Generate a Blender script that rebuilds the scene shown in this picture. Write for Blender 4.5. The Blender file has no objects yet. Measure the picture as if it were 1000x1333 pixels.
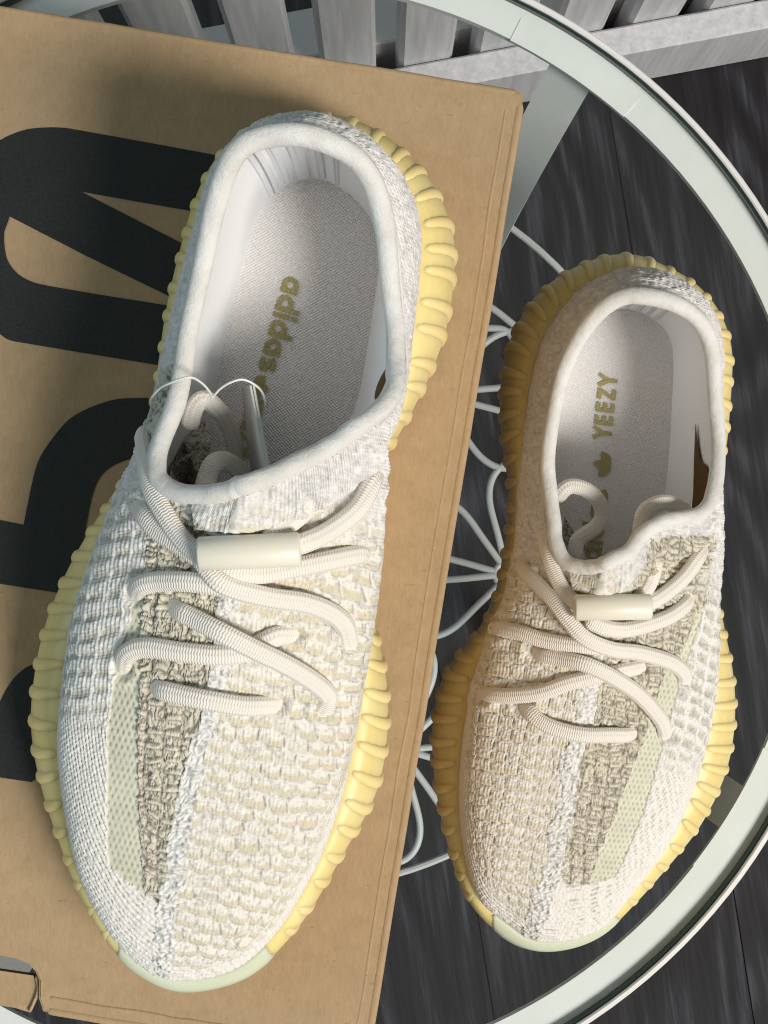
import bpy, bmesh, math, random
import numpy as np
from mathutils import Vector, Matrix
from mathutils.bvhtree import BVHTree

random.seed(7); rng = np.random.default_rng(7)
R = math.radians
sc = bpy.context.scene
C = sc.collection

# ------------------------------------------------------------------ camera
FPX, CAMZ = 1860.0, 0.62            # focal length in photo pixels (1000 px wide), camera height over the glass
cam = bpy.data.cameras.new('camera'); camo = bpy.data.objects.new('camera', cam); C.objects.link(camo)
camo.location = (0, 0, CAMZ); camo.rotation_euler = (0, 0, 0)
cam.sensor_fit = 'HORIZONTAL'; cam.sensor_width = 36.0; cam.lens = 36.0*FPX/1000.0
cam.clip_start = 0.01; cam.clip_end = 50
sc.camera = camo
# ------------------------------------------------------------------ light
w = bpy.data.worlds.new('World'); sc.world = w; w.use_nodes = True
bg = w.node_tree.nodes['Background']; bg.inputs[0].default_value = (0.90, 1.0, 0.96, 1); bg.inputs[1].default_value = 0.15
def area(name, loc, target, size, power, col):
    l = bpy.data.lights.new(name, 'AREA'); l.shape = 'DISK'; l.size = size; l.energy = power; l.color = col
    o = bpy.data.objects.new(name, l); C.objects.link(o); o.location = loc
    o.rotation_euler = (Vector(target)-Vector(loc)).to_track_quat('-Z', 'Y').to_euler()
    return o
area('key_lamp', (2.4, -2.2, 4.2), (0, 0, 0.1), 1.3, 190, (1.0, 0.98, 0.95))
area('side_lamp', (3.4, -2.0, 3.6), (0, 0, 0.1), 1.3, 115, (1.0, 0.90, 0.79))
area('window_lamp', (-2.1, 0.3, 1.5), (0, 0, 0.1), 1.2, 12, (0.58, 0.84, 1.0))
sc.view_settings.view_transform = 'Standard'; sc.view_settings.look = 'None'
sc.view_settings.exposure = 0.0; sc.view_settings.gamma = 1.0
sc.cycles.filter_width = 1.15; sc.cycles.max_bounces = 10; sc.cycles.transparent_max_bounces = 16

# ------------------------------------------------------------------ helpers
def up(px, py, z):                  # photo pixel at height z -> point of the place
    s = (CAMZ-z)/FPX
    return np.array([(px-500)*s, (666.5-py)*s, z])
def proj(P):
    s = FPX/(CAMZ-P[..., 2])
    return 500+P[..., 0]*s, 666.5-P[..., 1]*s

def tag(o, label=None, cat=None, group=None, kind=None):
    if label: o['label'] = label
    if cat: o['category'] = cat
    if group: o['group'] = group
    if kind: o['kind'] = kind
    return o
def empty(name, loc=(0, 0, 0)):
    o = bpy.data.objects.new(name, None); C.objects.link(o); o.location = loc; o.empty_display_size = 0.02
    return o
def link(name, me, mat=None, parent=None, smooth=True):
    o = bpy.data.objects.new(name, me); C.objects.link(o)
    if mat and not me.materials: me.materials.append(mat)
    if smooth: me.polygons.foreach_set('use_smooth', [True]*len(me.polygons))
    if parent:
        o.parent = parent
        m = parent.matrix_world if parent.parent is None else parent.matrix_world
        wl = Vector((0, 0, 0)); p = parent
        while p: wl += p.location; p = p.parent
        o.location = -wl if not o.get('local') else (0, 0, 0)
    return o
def mesh(name, v, f, mat=None, parent=None, smooth=True):
    me = bpy.data.meshes.new(name); me.from_pydata([tuple(map(float, p)) for p in v], [], [tuple(int(i) for i in q) for q in f]); me.update()
    return link(name, me, mat, parent, smooth)
def gridfaces(n, m, closed_n=False):
    i = np.arange(n if closed_n else n-1)[:, None]; j = np.arange(m-1)[None, :]
    i2 = (i+1) % n
    a = i*m+j; b = i2*m+j; c = i2*m+j+1; d = i*m+j+1
    return np.stack([a, b, c, d], -1).reshape(-1, 4)
def bigmesh(name, P, faces, mat, parent, uv=None, col=None, alpha=None):
    me = bpy.data.meshes.new(name)
    V = P.reshape(-1, 3); me.vertices.add(len(V)); me.vertices.foreach_set('co', V.astype(np.float32).ravel())
    nf = len(faces); me.loops.add(nf*4); me.loops.foreach_set('vertex_index', faces.astype(np.int32).ravel())
    me.polygons.add(nf); me.polygons.foreach_set('loop_start', np.arange(0, nf*4, 4, dtype=np.int32))
    me.update(calc_edges=True)
    if uv is not None:
        l = me.uv_layers.new(name='UVMap'); l.data.foreach_set('uv', uv.reshape(-1, 2)[faces.ravel()].astype(np.float32).ravel())
    if col is not None:
        a = me.attributes.new('tint', 'FLOAT_COLOR', 'POINT')
        cc = np.ones((len(V), 4), np.float32); cc[:, :3] = col.reshape(-1, 3); cc[:, 3] = 1 if alpha is None else alpha.ravel(); a.data.foreach_set('color', cc.ravel())
    me.validate()
    return link(name, me, mat, parent)
def crom(P, n, closed=True):        # Catmull-Rom through rows of P, n samples
    P = np.asarray(P, float); k = len(P)
    t = np.linspace(0, k if closed else k-1, n, endpoint=not closed)
    i = np.floor(t).astype(int)
    if not closed: i = np.minimum(i, k-2)
    u = (t-i)[:, None]
    g = (lambda q: P[q % k]) if closed else (lambda q: P[np.clip(q, 0, k-1)])
    p0, p1, p2, p3 = g(i-1), g(i), g(i+1), g(i+2)
    return .5*((2*p1)+(p2-p0)*u+(2*p0-5*p1+4*p2-p3)*u*u+(3*p1-p0-3*p2+p3)*u**3)
def gsm(A, s):                      # periodic gaussian smoothing on axis 0
    if s <= 0: return A
    r = int(3*s)+1; k = np.exp(-.5*(np.arange(-r, r+1)/s)**2); k /= k.sum()
    out = np.zeros_like(A)
    for d, wk in zip(range(-r, r+1), k): out += wk*np.roll(A, d, 0)
    return out
def vnoise(x, y, seed=0):           # value noise 0..1
    xi = np.floor(x).astype(np.int64); yi = np.floor(y).astype(np.int64); fx = x-xi; fy = y-yi
    def h(a, b):
        n = (a*374761393+b*668265263+seed*974711) & 0x7fffffff
        n = ((n ^ (n >> 13))*1274126177) & 0x7fffffff
        return ((n ^ (n >> 16)) & 0xffff)/65535.0
    sx = fx*fx*(3-2*fx); sy = fy*fy*(3-2*fy)
    return (h(xi, yi)*(1-sx)+h(xi+1, yi)*sx)*(1-sy)+(h(xi, yi+1)*(1-sx)+h(xi+1, yi+1)*sx)*sy
def inpoly(x, y, poly):
    ins = np.zeros(x.shape, bool); n = len(poly)
    for i in range(n):
        x0, y0 = poly[i]; x1, y1 = poly[(i+1) % n]
        if y0 == y1: continue
        c = ((y0 > y) != (y1 > y)) & (x < (x1-x0)*(y-y0)/(y1-y0)+x0)
        ins ^= c
    return ins
def sst(a, b, x): t = np.clip((x-a)/(b-a), 0, 1); return t*t*(3-2*t)

def sweep(name, pts, wid, hei, mat, parent, ups=None, n=None, seg=14, endtaper=True, closed=False, fall=0.0):
    """tube along pts with elliptic section (wid across, hei along ups)"""
    pts = np.asarray(pts, float)
    if n is None: n = max(12, len(pts)*8)
    P = crom(pts, n, closed)
    if ups is None: U = np.tile([0, 0, 1.0], (n, 1))
    else: U = crom(ups, n, closed)
    T = np.gradient(P, axis=0) if not closed else np.roll(P, -1, 0)-np.roll(P, 1, 0)
    T /= np.linalg.norm(T, axis=1)[:, None]+1e-12
    S = np.cross(T, U); S /= np.linalg.norm(S, axis=1)[:, None]+1e-12
    N = np.cross(S, T)
    L = np.r_[0, np.cumsum(np.linalg.norm(np.diff(P, axis=0), axis=1))]
    a = np.linspace(0, 2*np.pi, seg+1)
    tp = np.ones(n)
    if endtaper and not closed:
        e = np.minimum(L, L[-1]-L)/(max(wid, hei)*.5); tp = np.sqrt(np.clip(1-(1-np.clip(e, 0, 1))**2, 0.02, 1))
    tp = tp*(1-fall*np.linspace(0, 1, n)**1.5)
    V = P[:, None]+(S[:, None]*np.cos(a)[None, :, None]*wid/2+N[:, None]*np.sin(a)[None, :, None]*hei/2)*tp[:, None, None]
    f = gridfaces(n, seg+1, closed)
    uv = np.stack([np.tile(L[:, None], (1, seg+1)), np.tile(a[None]/(2*np.pi), (n, 1))], -1)
    return bigmesh(name, V, f, mat, parent, uv)

# ------------------------------------------------------------------ materials
def mat(name, col, rough=.6, spec=.3, sss=0, sssr=(.004, .003, .002), metal=0):
    m = bpy.data.materials.new(name); m.use_nodes = True
    b = m.node_tree.nodes['Principled BSDF']
    b.inputs['Base Color'].default_value = (*col, 1); b.inputs['Roughness'].default_value = rough
    b.inputs['Specular IOR Level'].default_value = spec; b.inputs['Metallic'].default_value = metal
    if sss:
        b.inputs['Subsurface Weight'].default_value = sss; b.inputs['Subsurface Radius'].default_value = (1, .88, .65)
        b.inputs['Subsurface Scale'].default_value = sssr[0]
    return m
class NT:
    def __init__(s, m): s.t = m.node_tree; s.b = s.t.nodes['Principled BSDF']
    def n(s, typ, ins=None, **kw):
        x = s.t.nodes.new(typ)
        for k, v in kw.items(): setattr(x, k, v)
        for k, v in (ins or {}).items(): s.put(x.inputs[k], v)
        return x
    def put(s, sock, v):
        if isinstance(v, bpy.types.NodeSocket): s.t.links.new(v, sock)
        elif isinstance(v, bpy.types.Node): s.t.links.new(v.outputs[0], sock)
        else: sock.default_value = v
    def m(s, op, a, b=0.0, c=0.0): return s.n('ShaderNodeMath', {0: a, 1: b, 2: c}, operation=op).outputs[0]
    def mix(s, f, a, b, bt='MIX'):
        x = s.n('ShaderNodeMix', data_type='RGBA', blend_type=bt)
        s.put(x.inputs[0], f); s.put(x.inputs[6], a); s.put(x.inputs[7], b); return x.outputs[2]
    def ramp(s, f, stops):
        x = s.n('ShaderNodeValToRGB', {0: f}); e = x.color_ramp.elements
        while len(e) < len(stops): e.new(.5)
        for el, (p, c) in zip(e, stops): el.position = p; el.color = (*c, 1) if len(c) == 3 else c
        return x.outputs[0]
    def noise(s, vec, scale, detail=3, rough=.55, dist=0): return s.n('ShaderNodeTexNoise', {'Vector': vec, 'Scale': scale, 'Detail': detail, 'Roughness': rough, 'Distortion': dist}).outputs[0]
    def bump(s, h, dist, strength=1.0, nrm=None):
        x = s.n('ShaderNodeBump', {'Height': h, 'Distance': dist, 'Strength': strength})
        if nrm is not None: s.put(x.inputs['Normal'], nrm)
        return x.outputs[0]
    def obj(s): return s.n('ShaderNodeTexCoord').outputs['Object']
    def uv(s): return s.n('ShaderNodeTexCoord').outputs['UV']
    def mapv(s, v, sc_, rot=(0, 0, 0)): return s.n('ShaderNodeMapping', {'Vector': v, 'Scale': sc_, 'Rotation': rot}).outputs[0]

# cardboard
M_card = mat('kraft_cardboard', (.50, .33, .19), .82, .15); t = NT(M_card); o = t.obj()
f1 = t.noise(t.mapv(o, (1, .35, 1), (0, 0, R(9))), 900, 4, .7); f2 = t.noise(o, 140, 4, .6); f3 = t.noise(o, 12, 3)
c = t.ramp(f1, [(.25, (.345, .23, .125)), (.5, (.43, .297, .168)), (.78, (.50, .36, .215))])
c = t.mix(.45, c, t.ramp(f2, [(.3, (.36, .245, .132)), (.7, (.48, .335, .192))]))
c = t.mix(t.m('MULTIPLY', f3, .3), c, (.46, .335, .21, 1))
fl = t.noise(t.mapv(o, (1, 3, 1)), 320, 1); c = t.mix(t.ramp(fl, [(.74, (0, 0, 0)), (.78, (.55, .55, .55))]), c, (.27, .16, .08, 1))
t.put(t.b.inputs['Base Color'], c); t.put(t.b.inputs['Normal'], t.bump(t.m('ADD', f1, f2), .00018, .8))
M_core = mat('cardboard_cut_edge', (.46, .30, .17), .9, .1); t = NT(M_core)
t.put(t.b.inputs['Base Color'], t.ramp(t.noise(t.obj(), 700, 3, .7), [(.3, (.33, .2, .1)), (.7, (.60, .42, .26))]))
M_ink = mat('black_print', (.012, .014, .013), .55, .4); t = NT(M_ink); o = t.obj()
n1 = t.noise(o, 900, 4, .7); t.put(t.b.inputs['Base Color'], t.ramp(n1, [(.3, (.010, .012, .011)), (.75, (.026, .028, .025))]))
t.put(t.b.inputs['Normal'], t.bump(n1, .00012)); t.put(t.b.inputs['Roughness'], t.ramp(t.noise(o, 60, 3), [(.3, (.48,)*3), (.7, (.62,)*3)]))
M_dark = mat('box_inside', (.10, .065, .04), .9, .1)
# rubber
M_rub = mat('yellow_gum_rubber', (.80, .62, .25), .40, .4, .8, (.007, 0, 0)); t = NT(M_rub); o = t.obj()
n1 = t.noise(o, 60, 3); t.put(t.b.inputs['Base Color'], t.ramp(n1, [(.3, (.85, .66, .26)), (.7, (.90, .73, .34))]))
t.put(t.b.inputs['Normal'], t.bump(t.noise(o, 1500, 2), .00006, .6))
M_rib = mat('yellow_gum_rubber_rib', (.86, .66, .26), .42, .4, .25, (.003, 0, 0)); t = NT(M_rib); o = t.obj()
n1 = t.noise(o, 60, 3); t.put(t.b.inputs['Base Color'], t.ramp(n1, [(.3, (.86, .67, .28)), (.7, (.91, .74, .36))]))
n2 = t.noise(o, 420, 4, .7); t.put(t.b.inputs['Roughness'], t.ramp(n2, [(.3, (.34,)*3), (.7, (.55,)*3)])); t.put(t.b.inputs['Normal'], t.bump(n2, .00012, .6))
M_toe = mat('pale_toe_rubber', (.66, .70, .53), .35, .4, .5, (.005, 0, 0))
# knit upper: colour per yarn comes as an attribute, fine yarn relief from the shader
M_knit = mat('primeknit', (.8, .8, .8), .85, .15); t = NT(M_knit)
an = t.n('ShaderNodeAttribute', attribute_name='tint'); at = an.outputs['Color']; al_ = an.outputs['Alpha']
uvn = t.uv()
y1 = t.n('ShaderNodeTexVoronoi', {'Vector': t.mapv(uvn, (1050, 620, 1)), 'Scale': 1.0, 'Randomness': .75}, voronoi_dimensions='2D').outputs['Distance']
y2 = t.noise(t.mapv(uvn, (1.6, .7, 1)), 1500, 3, .6)
y3 = t.noise(t.mapv(uvn, (.5, 1, 1)), 420, 3, .6, .6)
cv = t.mix(al_, at, t.ramp(t.m('ADD', t.m('MULTIPLY', y2, .6), t.m('MULTIPLY', y3, .5)), [(.34, (.72, .70, .66)), (.60, (1.05, 1.05, 1.05))]), 'MULTIPLY')
t.put(t.b.inputs['Base Color'], cv)
h = t.m('ADD', t.m('MULTIPLY', y1, -.9), t.m('ADD', t.m('MULTIPLY', y2, .6), t.m('MULTIPLY', y3, .9)))
t.put(t.b.inputs['Normal'], t.bump(t.m('MULTIPLY', h, al_), .0006, .9))
t.b.inputs['Sheen Weight'].default_value = .15
M_collar = mat('white_padded_binding', (.80, .785, .755), .8, .15, .15, (.002, 0, 0)); t = NT(M_collar); o = t.obj()
n1 = t.noise(o, 2200, 3, .7); n2 = t.noise(o, 90, 3); n5 = t.noise(o, 300, 3, .6, .5)
t.put(t.b.inputs['Base Color'], t.ramp(n2, [(.35, (.72, .70, .655)), (.6, (.82, .81, .785))]))
t.put(t.b.inputs['Normal'], t.bump(t.m('ADD', t.m('MULTIPLY', n5, .45), t.m('ADD', t.m('MULTIPLY', n1, .35), n2)), .0012, .85))
M_lining = mat('white_lining', (.86, .86, .865), .75, .2); t = NT(M_lining); o = t.obj()
t.put(t.b.inputs['Normal'], t.bump(t.m('ADD', t.noise(o, 2200, 2), t.m('MULTIPLY', t.noise(o, 120, 2), 1.5)), .0003, .6))
M_strip = mat('glossy_heel_strip', (.82, .83, .85), .45, .35)
M_insole = mat('woven_insole', (.78, .75, .73), .8, .15); t = NT(M_insole); uvn = t.uv()
sx = t.n('ShaderNodeSeparateXYZ', {0: uvn}); k = 2*math.pi/.00105
wv = t.m('MULTIPLY', t.m('SINE', t.m('MULTIPLY', sx.outputs[0], k)), t.m('SINE', t.m('MULTIPLY', sx.outputs[1], k*.8)))
nn = t.noise(uvn, 900, 2)
t.put(t.b.inputs['Base Color'], t.mix(1.0, (.88, .845, .82, 1), t.ramp(t.m('ADD', t.m('MULTIPLY', wv, .35), nn), [(.15, (.80, .79, .78)), (.8, (1.03, 1.03, 1.03))]), 'MULTIPLY'))
t.put(t.b.inputs['Normal'], t.bump(t.m('ADD', wv, nn), .00022, .8))
M_text = mat('olive_insole_print', (.36, .31, .13), .8, .15); t = NT(M_text); nn = t.noise(t.obj(), 1500, 3, .7)
t.put(t.b.inputs['Base Color'], t.ramp(nn, [(.3, (.27, .23, .08)), (.65, (.44, .38, .19))])); t.put(t.b.inputs['Normal'], t.bump(nn, .0003))
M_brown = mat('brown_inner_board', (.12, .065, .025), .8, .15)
# laces: flat braid
M_lace = mat('cream_braided_lace', (.74, .67, .58), .8, .2); t = NT(M_lace); uvn = t.uv(); sx = t.n('ShaderNodeSeparateXYZ', {0: uvn})
vv = t.m('PINGPONG', t.m('MULTIPLY', sx.outputs[1], 18.0), 1.0)
ch = t.m('SINE', t.m('ADD', t.m('MULTIPLY', sx.outputs[0], 2*math.pi/.00085), t.m('MULTIPLY', vv, 1.9)))
rd = t.m('SINE', t.m('MULTIPLY', sx.outputs[1], 2*math.pi*9))
nz = t.noise(t.obj(), 500, 2)
hh = t.m('ADD', t.m('ADD', ch, t.m('MULTIPLY', rd, .8)), nz)
t.put(t.b.inputs['Base Color'], t.mix(1.0, (.88, .825, .755, 1), t.ramp(t.m('ADD', t.m('MULTIPLY', ch, .25), .5), [(.2, (.93, .92, .90)), (.7, (1.0, 1.0, 1.0))]), 'MULTIPLY'))
t.put(t.b.inputs['Normal'], t.bump(hh, .00012, .7))
M_lock = mat('cream_lace_lock', (.84, .79, .67), .35, .4, .3, (.004, 0, 0))
# table
M_white = mat('white_enamel', (.74, .76, .74), .38, .4); t = NT(M_white); n1 = t.noise(t.obj(), 40, 4)
t.put(t.b.inputs['Base Color'], t.ramp(n1, [(.3, (.80, .82, .80)), (.7, (.86, .875, .86))]))
M_steel = mat('rim_metal', (.80, .79, .77), .3, .5)
M_wire = mat('white_wire', (.56, .58, .58), .4, .4)
M_glass = bpy.data.materials.new('clear_glass'); M_glass.use_nodes = True; nt = M_glass.node_tree; nt.nodes.clear()
ou = nt.nodes.new('ShaderNodeOutputMaterial'); mx = nt.nodes.new('ShaderNodeMixShader'); tr = nt.nodes.new('ShaderNodeBsdfTransparent'); gl = nt.nodes.new('ShaderNodeBsdfGlossy'); fr = nt.nodes.new('ShaderNodeLayerWeight'); fr.inputs[0].default_value = .5
pw_ = nt.nodes.new('ShaderNodeMath'); pw_.operation = 'POWER'; pw_.inputs[1].default_value = 5.0; ma_ = nt.nodes.new('ShaderNodeMath'); ma_.operation = 'MULTIPLY_ADD'; ma_.inputs[1].default_value = .9; ma_.inputs[2].default_value = .04
nt.links.new(fr.outputs['Facing'], pw_.inputs[0]); nt.links.new(pw_.outputs[0], ma_.inputs[0]); tr.inputs[0].default_value = (.985, .995, .988, 1); gl.inputs['Roughness'].default_value = .02
nt.links.new(ma_.outputs[0], mx.inputs[0]); nt.links.new(tr.outputs[0], mx.inputs[1]); nt.links.new(gl.outputs[0], mx.inputs[2]); nt.links.new(mx.outputs[0], ou.inputs[0])
M_gedge = mat('green_glass_edge', (.02, .035, .03), .12, .5)
# floor, panel
M_floor = mat('dark_wood_laminate', (.03, .03, .035), .6, .15); t = NT(M_floor); o = t.obj()
oi = t.n('ShaderNodeObjectInfo').outputs['Random']
off = t.n('ShaderNodeCombineXYZ', {0: t.m('MULTIPLY', oi, 7.0), 1: t.m('MULTIPLY', oi, 13.0), 2: 0.0}).outputs[0]
ov = t.n('ShaderNodeVectorMath', {0: o, 1: off}, operation='ADD').outputs[0]
g0 = t.noise(t.mapv(ov, (1, .22, 1)), 7, 2, .5)
gx = t.n('ShaderNodeSeparateXYZ', {0: ov})
rings = t.m('SINE', t.m('ADD', t.m('MULTIPLY', g0, 95.0), t.m('MULTIPLY', gx.outputs[0], 60.0)))
g1 = t.noise(t.mapv(ov, (1, .05, 1)), 260, 4, .65); g2 = t.noise(t.mapv(ov, (1, .12, 1)), 60, 4, .6)
gg = t.m('ADD', t.m('MULTIPLY', rings, .10), t.m('ADD', t.m('MULTIPLY', g1, .6), t.m('MULTIPLY', g2, .5)))
cf = t.ramp(gg, [(.38, (.006, .0066, .009)), (.58, (.017, .0178, .0235)), (.80, (.064, .066, .082))])
cf = t.mix(t.m('MULTIPLY', t.noise(ov, 9, 2), .55), cf, t.mix(.5, cf, (.07, .055, .05, 1)))
t.put(t.b.inputs['Base Color'], cf); t.put(t.b.inputs['Normal'], t.bump(g1, .0006, .5))
M_pan = mat('white_painted_pine', (.55, .55, .57), .6, .3); t = NT(M_pan); o = t.obj()
g1 = t.noise(t.mapv(o, (1, 1, .06)), 180, 4, .6)
t.put(t.b.inputs['Base Color'], t.ramp(g1, [(.3, (.50, .50, .53)), (.7, (.68, .68, .70))])); t.put(t.b.inputs['Normal'], t.bump(g1, .0008, .5))
M_panback = mat('pale_back_board', (.72, .67, .65), .7, .2)
M_tagcard = mat('grey_tag_card', (.62, .60, .55), .6, .2)
M_string = mat('clear_tag_string', (.80, .80, .78), .3, .5)

# ------------------------------------------------------------------ floor and slatted panel
FZ = -0.45
floor = mesh('floor', [(-2.5, -2.5, FZ-.0012), (2.5, -2.5, FZ-.0012), (2.5, 2.5, FZ-.0012), (-2.5, 2.5, FZ-.0012)], [(0, 1, 2, 3)], mat('floor_underlay', (.05, .04, .033), .9, .1), None, False)
tag(floor, kind='structure')
def boxmesh(name, sx, sy, sz, bev=.001):
    bm = bmesh.new(); bmesh.ops.create_cube(bm, size=1); bmesh.ops.scale(bm, vec=(sx, sy, sz), verts=bm.verts)
    if bev: bmesh.ops.bevel(bm, geom=bm.edges[:], offset=bev, segments=1, affect='EDGES')
    me = bpy.data.meshes.new(name); bm.to_mesh(me); bm.free(); return me
pang = R(9)
pw, pl = .192, 1.29
pme = boxmesh('plank', pw-.0006, pl-.0006, 0.0012, .0003); pme.materials.append(M_floor)
ca, sa = math.cos(pang), math.sin(pang)
x0 = .118
for i in range(-7, 8):
    for j in range(-1, 2):
        lx = x0+i*pw; ly = j*pl+(.17 if i % 2 else -.12)
        if abs(ly) > 1.9: continue
        p = bpy.data.objects.new('plank', pme); C.objects.link(p); p.parent = floor
        p.location = (lx*ca-ly*sa, lx*sa+ly*ca, FZ-.0006); p.rotation_euler = (0, 0, pang)
# slatted panel standing on the floor at the far side
rb = up(850, 103, FZ); rb2 = up(1000, 75, FZ)
dirv = (rb2-rb); dirv /= np.linalg.norm(dirv); nrm = np.array([-dirv[1], dirv[0], 0])   # away from the camera
pan = empty('slatted_panel', tuple(rb)); tag(pan, 'pale grey painted wooden panel of upright slats standing on the floor behind the table', 'slatted panel')
prot = math.atan2(dirv[1], dirv[0])
def panbox(name, a0, a1, d0, d1, z0, z1, m, bev=.0015):
    me = boxmesh(name, a1-a0, d1-d0, z1-z0, bev); me.materials.append(m)
    ob = bpy.data.objects.new(name, me); C.objects.link(ob); ob.parent = pan
    c = dirv*(a0+a1)/2+nrm*(d0+d1)/2; ob.location = (c[0], c[1], (z0+z1)/2); ob.rotation_euler = (0, 0, prot); return ob
panbox('bottom_rail', -.75, .35, 0, .020, .002, .078, M_pan)
for i in range(-14, 7):
    a = -.0277+i*.054
    panbox('slat', a, a+.0378, .021, .040, .012, .42, M_pan, .003)
panbox('back_rail', -.75, .35, .041, .075, .002, .070, M_panback)
panbox('top_rail', -.75, .35, .0, .02, .36, .43, M_pan)

# ------------------------------------------------------------------ glass table
TC = np.array([-.0525, -.0068])
tab = empty('glass_table', (TC[0], TC[1], FZ)); tag(tab, 'round glass side table with white metal rim, flat legs and wire shelf', 'table')
def ringmesh(name, prof, m, a0=0, a1=2*math.pi, n=160, parent=tab):
    closed = abs(a1-a0-2*math.pi) < 1e-6
    a = np.linspace(a0, a1, n, endpoint=not closed); pr = np.array(prof+[prof[0]])
    P = np.stack([TC[0]+np.cos(a)[:, None]*pr[None, :, 0], TC[1]+np.sin(a)[:, None]*pr[None, :, 0], np.tile(pr[None, :, 1], (n, 1))], -1)
    k = len(pr); f = [tuple(q) for q in gridfaces(n, k, closed)]
    v = P.reshape(-1, 3)
    if not closed: f += [tuple(range(k-2, -1, -1)), tuple((n-1)*k+j for j in range(k-1))]
    ob = mesh(name, v, f, m, parent, True)
    me = ob.data; me.set_sharp_from_angle(angle=R(35)) if hasattr(me, 'set_sharp_from_angle') else None
    return ob
ringmesh('rim', [(.2392, -.0046), (.2545, -.0046), (.2545, -.0086), (.2392, -.0086)], M_white)
ringmesh('rim_edge', [(.2547, -.018), (.2547, .0003), (.2553, .0009), (.2568, .0009), (.2574, .0003), (.2574, -.018)], M_steel)
n = 160; a = np.linspace(0, 2*np.pi, n, endpoint=False); gr = .2529
gv = [(TC[0]+gr*math.cos(x), TC[1]+gr*math.sin(x), z) for z in (0, -.004) for x in a]
gf = [tuple(range(n)), tuple(range(2*n-1, n-1, -1))]
mesh('glass_top', gv, gf, M_glass, tab, False)
ringmesh('glass_edge', [(.2533, -.0005), (.2545, -.0005), (.2545, -.0040), (.2533, -.0040)], M_gedge)
LEGA = [R(56), R(-31), R(-121), R(146)]
for la in LEGA:
    ringmesh('bracket_plate', [(.2386, -.0042), (.2492, -.0042), (.2492, -.0058), (.2386, -.0058)], M_white, la-R(7.2), la+R(7.2), 24)
    cr, sr = math.cos(la), math.sin(la); er = np.array([cr, sr, 0]); et = np.array([-sr, cr, 0])
    v = []; steps = 72
    for i in range(steps+1):
        q = i/steps; z = -.0088+(FZ+.001+.0088)*q; rr = .2450-.052*(1-math.exp(-q*4.0))
        c0 = np.array([TC[0], TC[1], z])+er*rr
        for (dt, dr) in ((-.0105, -.0015), (.0105, -.0015), (.0105, .0015), (-.0105, .0015)): v.append(c0+et*dt+er*dr)
    f = []
    for i in range(steps):
        for j in range(4): f.append((i*4+j, i*4+(j+1) % 4, i*4+4+(j+1) % 4, i*4+4+j))
    f += [(3, 2, 1, 0), tuple(steps*4+j for j in range(4))]
    mesh('leg', v, f, M_white, tab, False)
# wire shelf with flowers of wire loops
WZ = -.25; wr = .0042
shelf = ringmesh('wire_shelf', [(.2220+wr/2*math.cos(x), WZ+wr/2*math.sin(x)) for x in np.linspace(0, 2*np.pi, 9)[:-1]], M_wire, n=120)
def wire(name, pxs, z=WZ, n=None, closed=False):
    return sweep(name, [up(x, y, z) for x, y in pxs], wr, wr, M_wire, shelf, None, n, 8, False, closed)
for hx, hy in ((566, 512), (662, 748), (522, 976), (300, 470), (250, 760), (330, 1000)):
    wire('wire_hub', [(hx+17*math.cos(x), hy+17*math.sin(x)) for x in np.linspace(0, 2*math.pi, 10)[:-1]], WZ, 40, True)
    for k in range(6):
        ca_ = R(25+60*k)
        q = []
        for (rr, da) in ((17, 22), (55, 20), (98, 19.5), (125, 15), (142, 8), (148, 0), (142, -8), (125, -15), (98, -19.5), (55, -20), (17, -22)):
            q.append((hx+rr*math.cos(ca_+R(da)), hy-rr*math.sin(ca_+R(da))))
        wire('wire_petal', q, WZ+.0008*(k % 2), 60)
wire('wire_arc', [(600, 380), (638, 399), (672, 425), (720, 462)]); wire('wire_arc', [(610, 428), (633, 427), (656, 429), (668, 442), (676, 470)])

# ------------------------------------------------------------------ shoe box
BZ = .124
cTR = up(682, 120, BZ); ang = math.atan2(-1262, -205)     # direction of the right long edge, photo down = -y
eL = np.array([-205, -1262, 0])/math.hypot(205, 1262); eW = np.array([eL[1], -eL[0], 0])    # eL runs down the long edge, eW runs to the left
LEN, WID = .342, .228
def bp(l, wd, z): return cTR+eL*l+eW*wd+np.array([0, 0, z-BZ])
box = empty('shoe_box', tuple(bp(LEN/2, WID/2, 0))); tag(box, 'large brown kraft cardboard shoe box with black printed letters, standing on the glass table', 'shoe box')
def slab(name, l0, l1, w0, w1, z0, z1, m, bev=.0012, parent=box, seg=3):
    bm = bmesh.new()
    vs = [bm.verts.new(bp(l, wd, z)) for z in (z0, z1) for (l, wd) in ((l0, w0), (l0, w1), (l1, w1), (l1, w0))]
    for q in ((3, 2, 1, 0), (4, 5, 6, 7), (0, 1, 5, 4), (1, 2, 6, 5), (2, 3, 7, 6), (3, 0, 4, 7)): bm.faces.new([vs[i] for i in q])
    bmesh.ops.recalc_face_normals(bm, faces=bm.faces)
    if bev: bmesh.ops.bevel(bm, geom=bm.edges[:], offset=bev, segments=seg, affect='EDGES')
    me = bpy.data.meshes.new(name); bm.to_mesh(me); bm.free()
    return link(name, me, m, parent, True)
def toLW(px, py, z=BZ): d = up(px, py, z)-cTR; return float(d@eL), float(d@eW)
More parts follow.
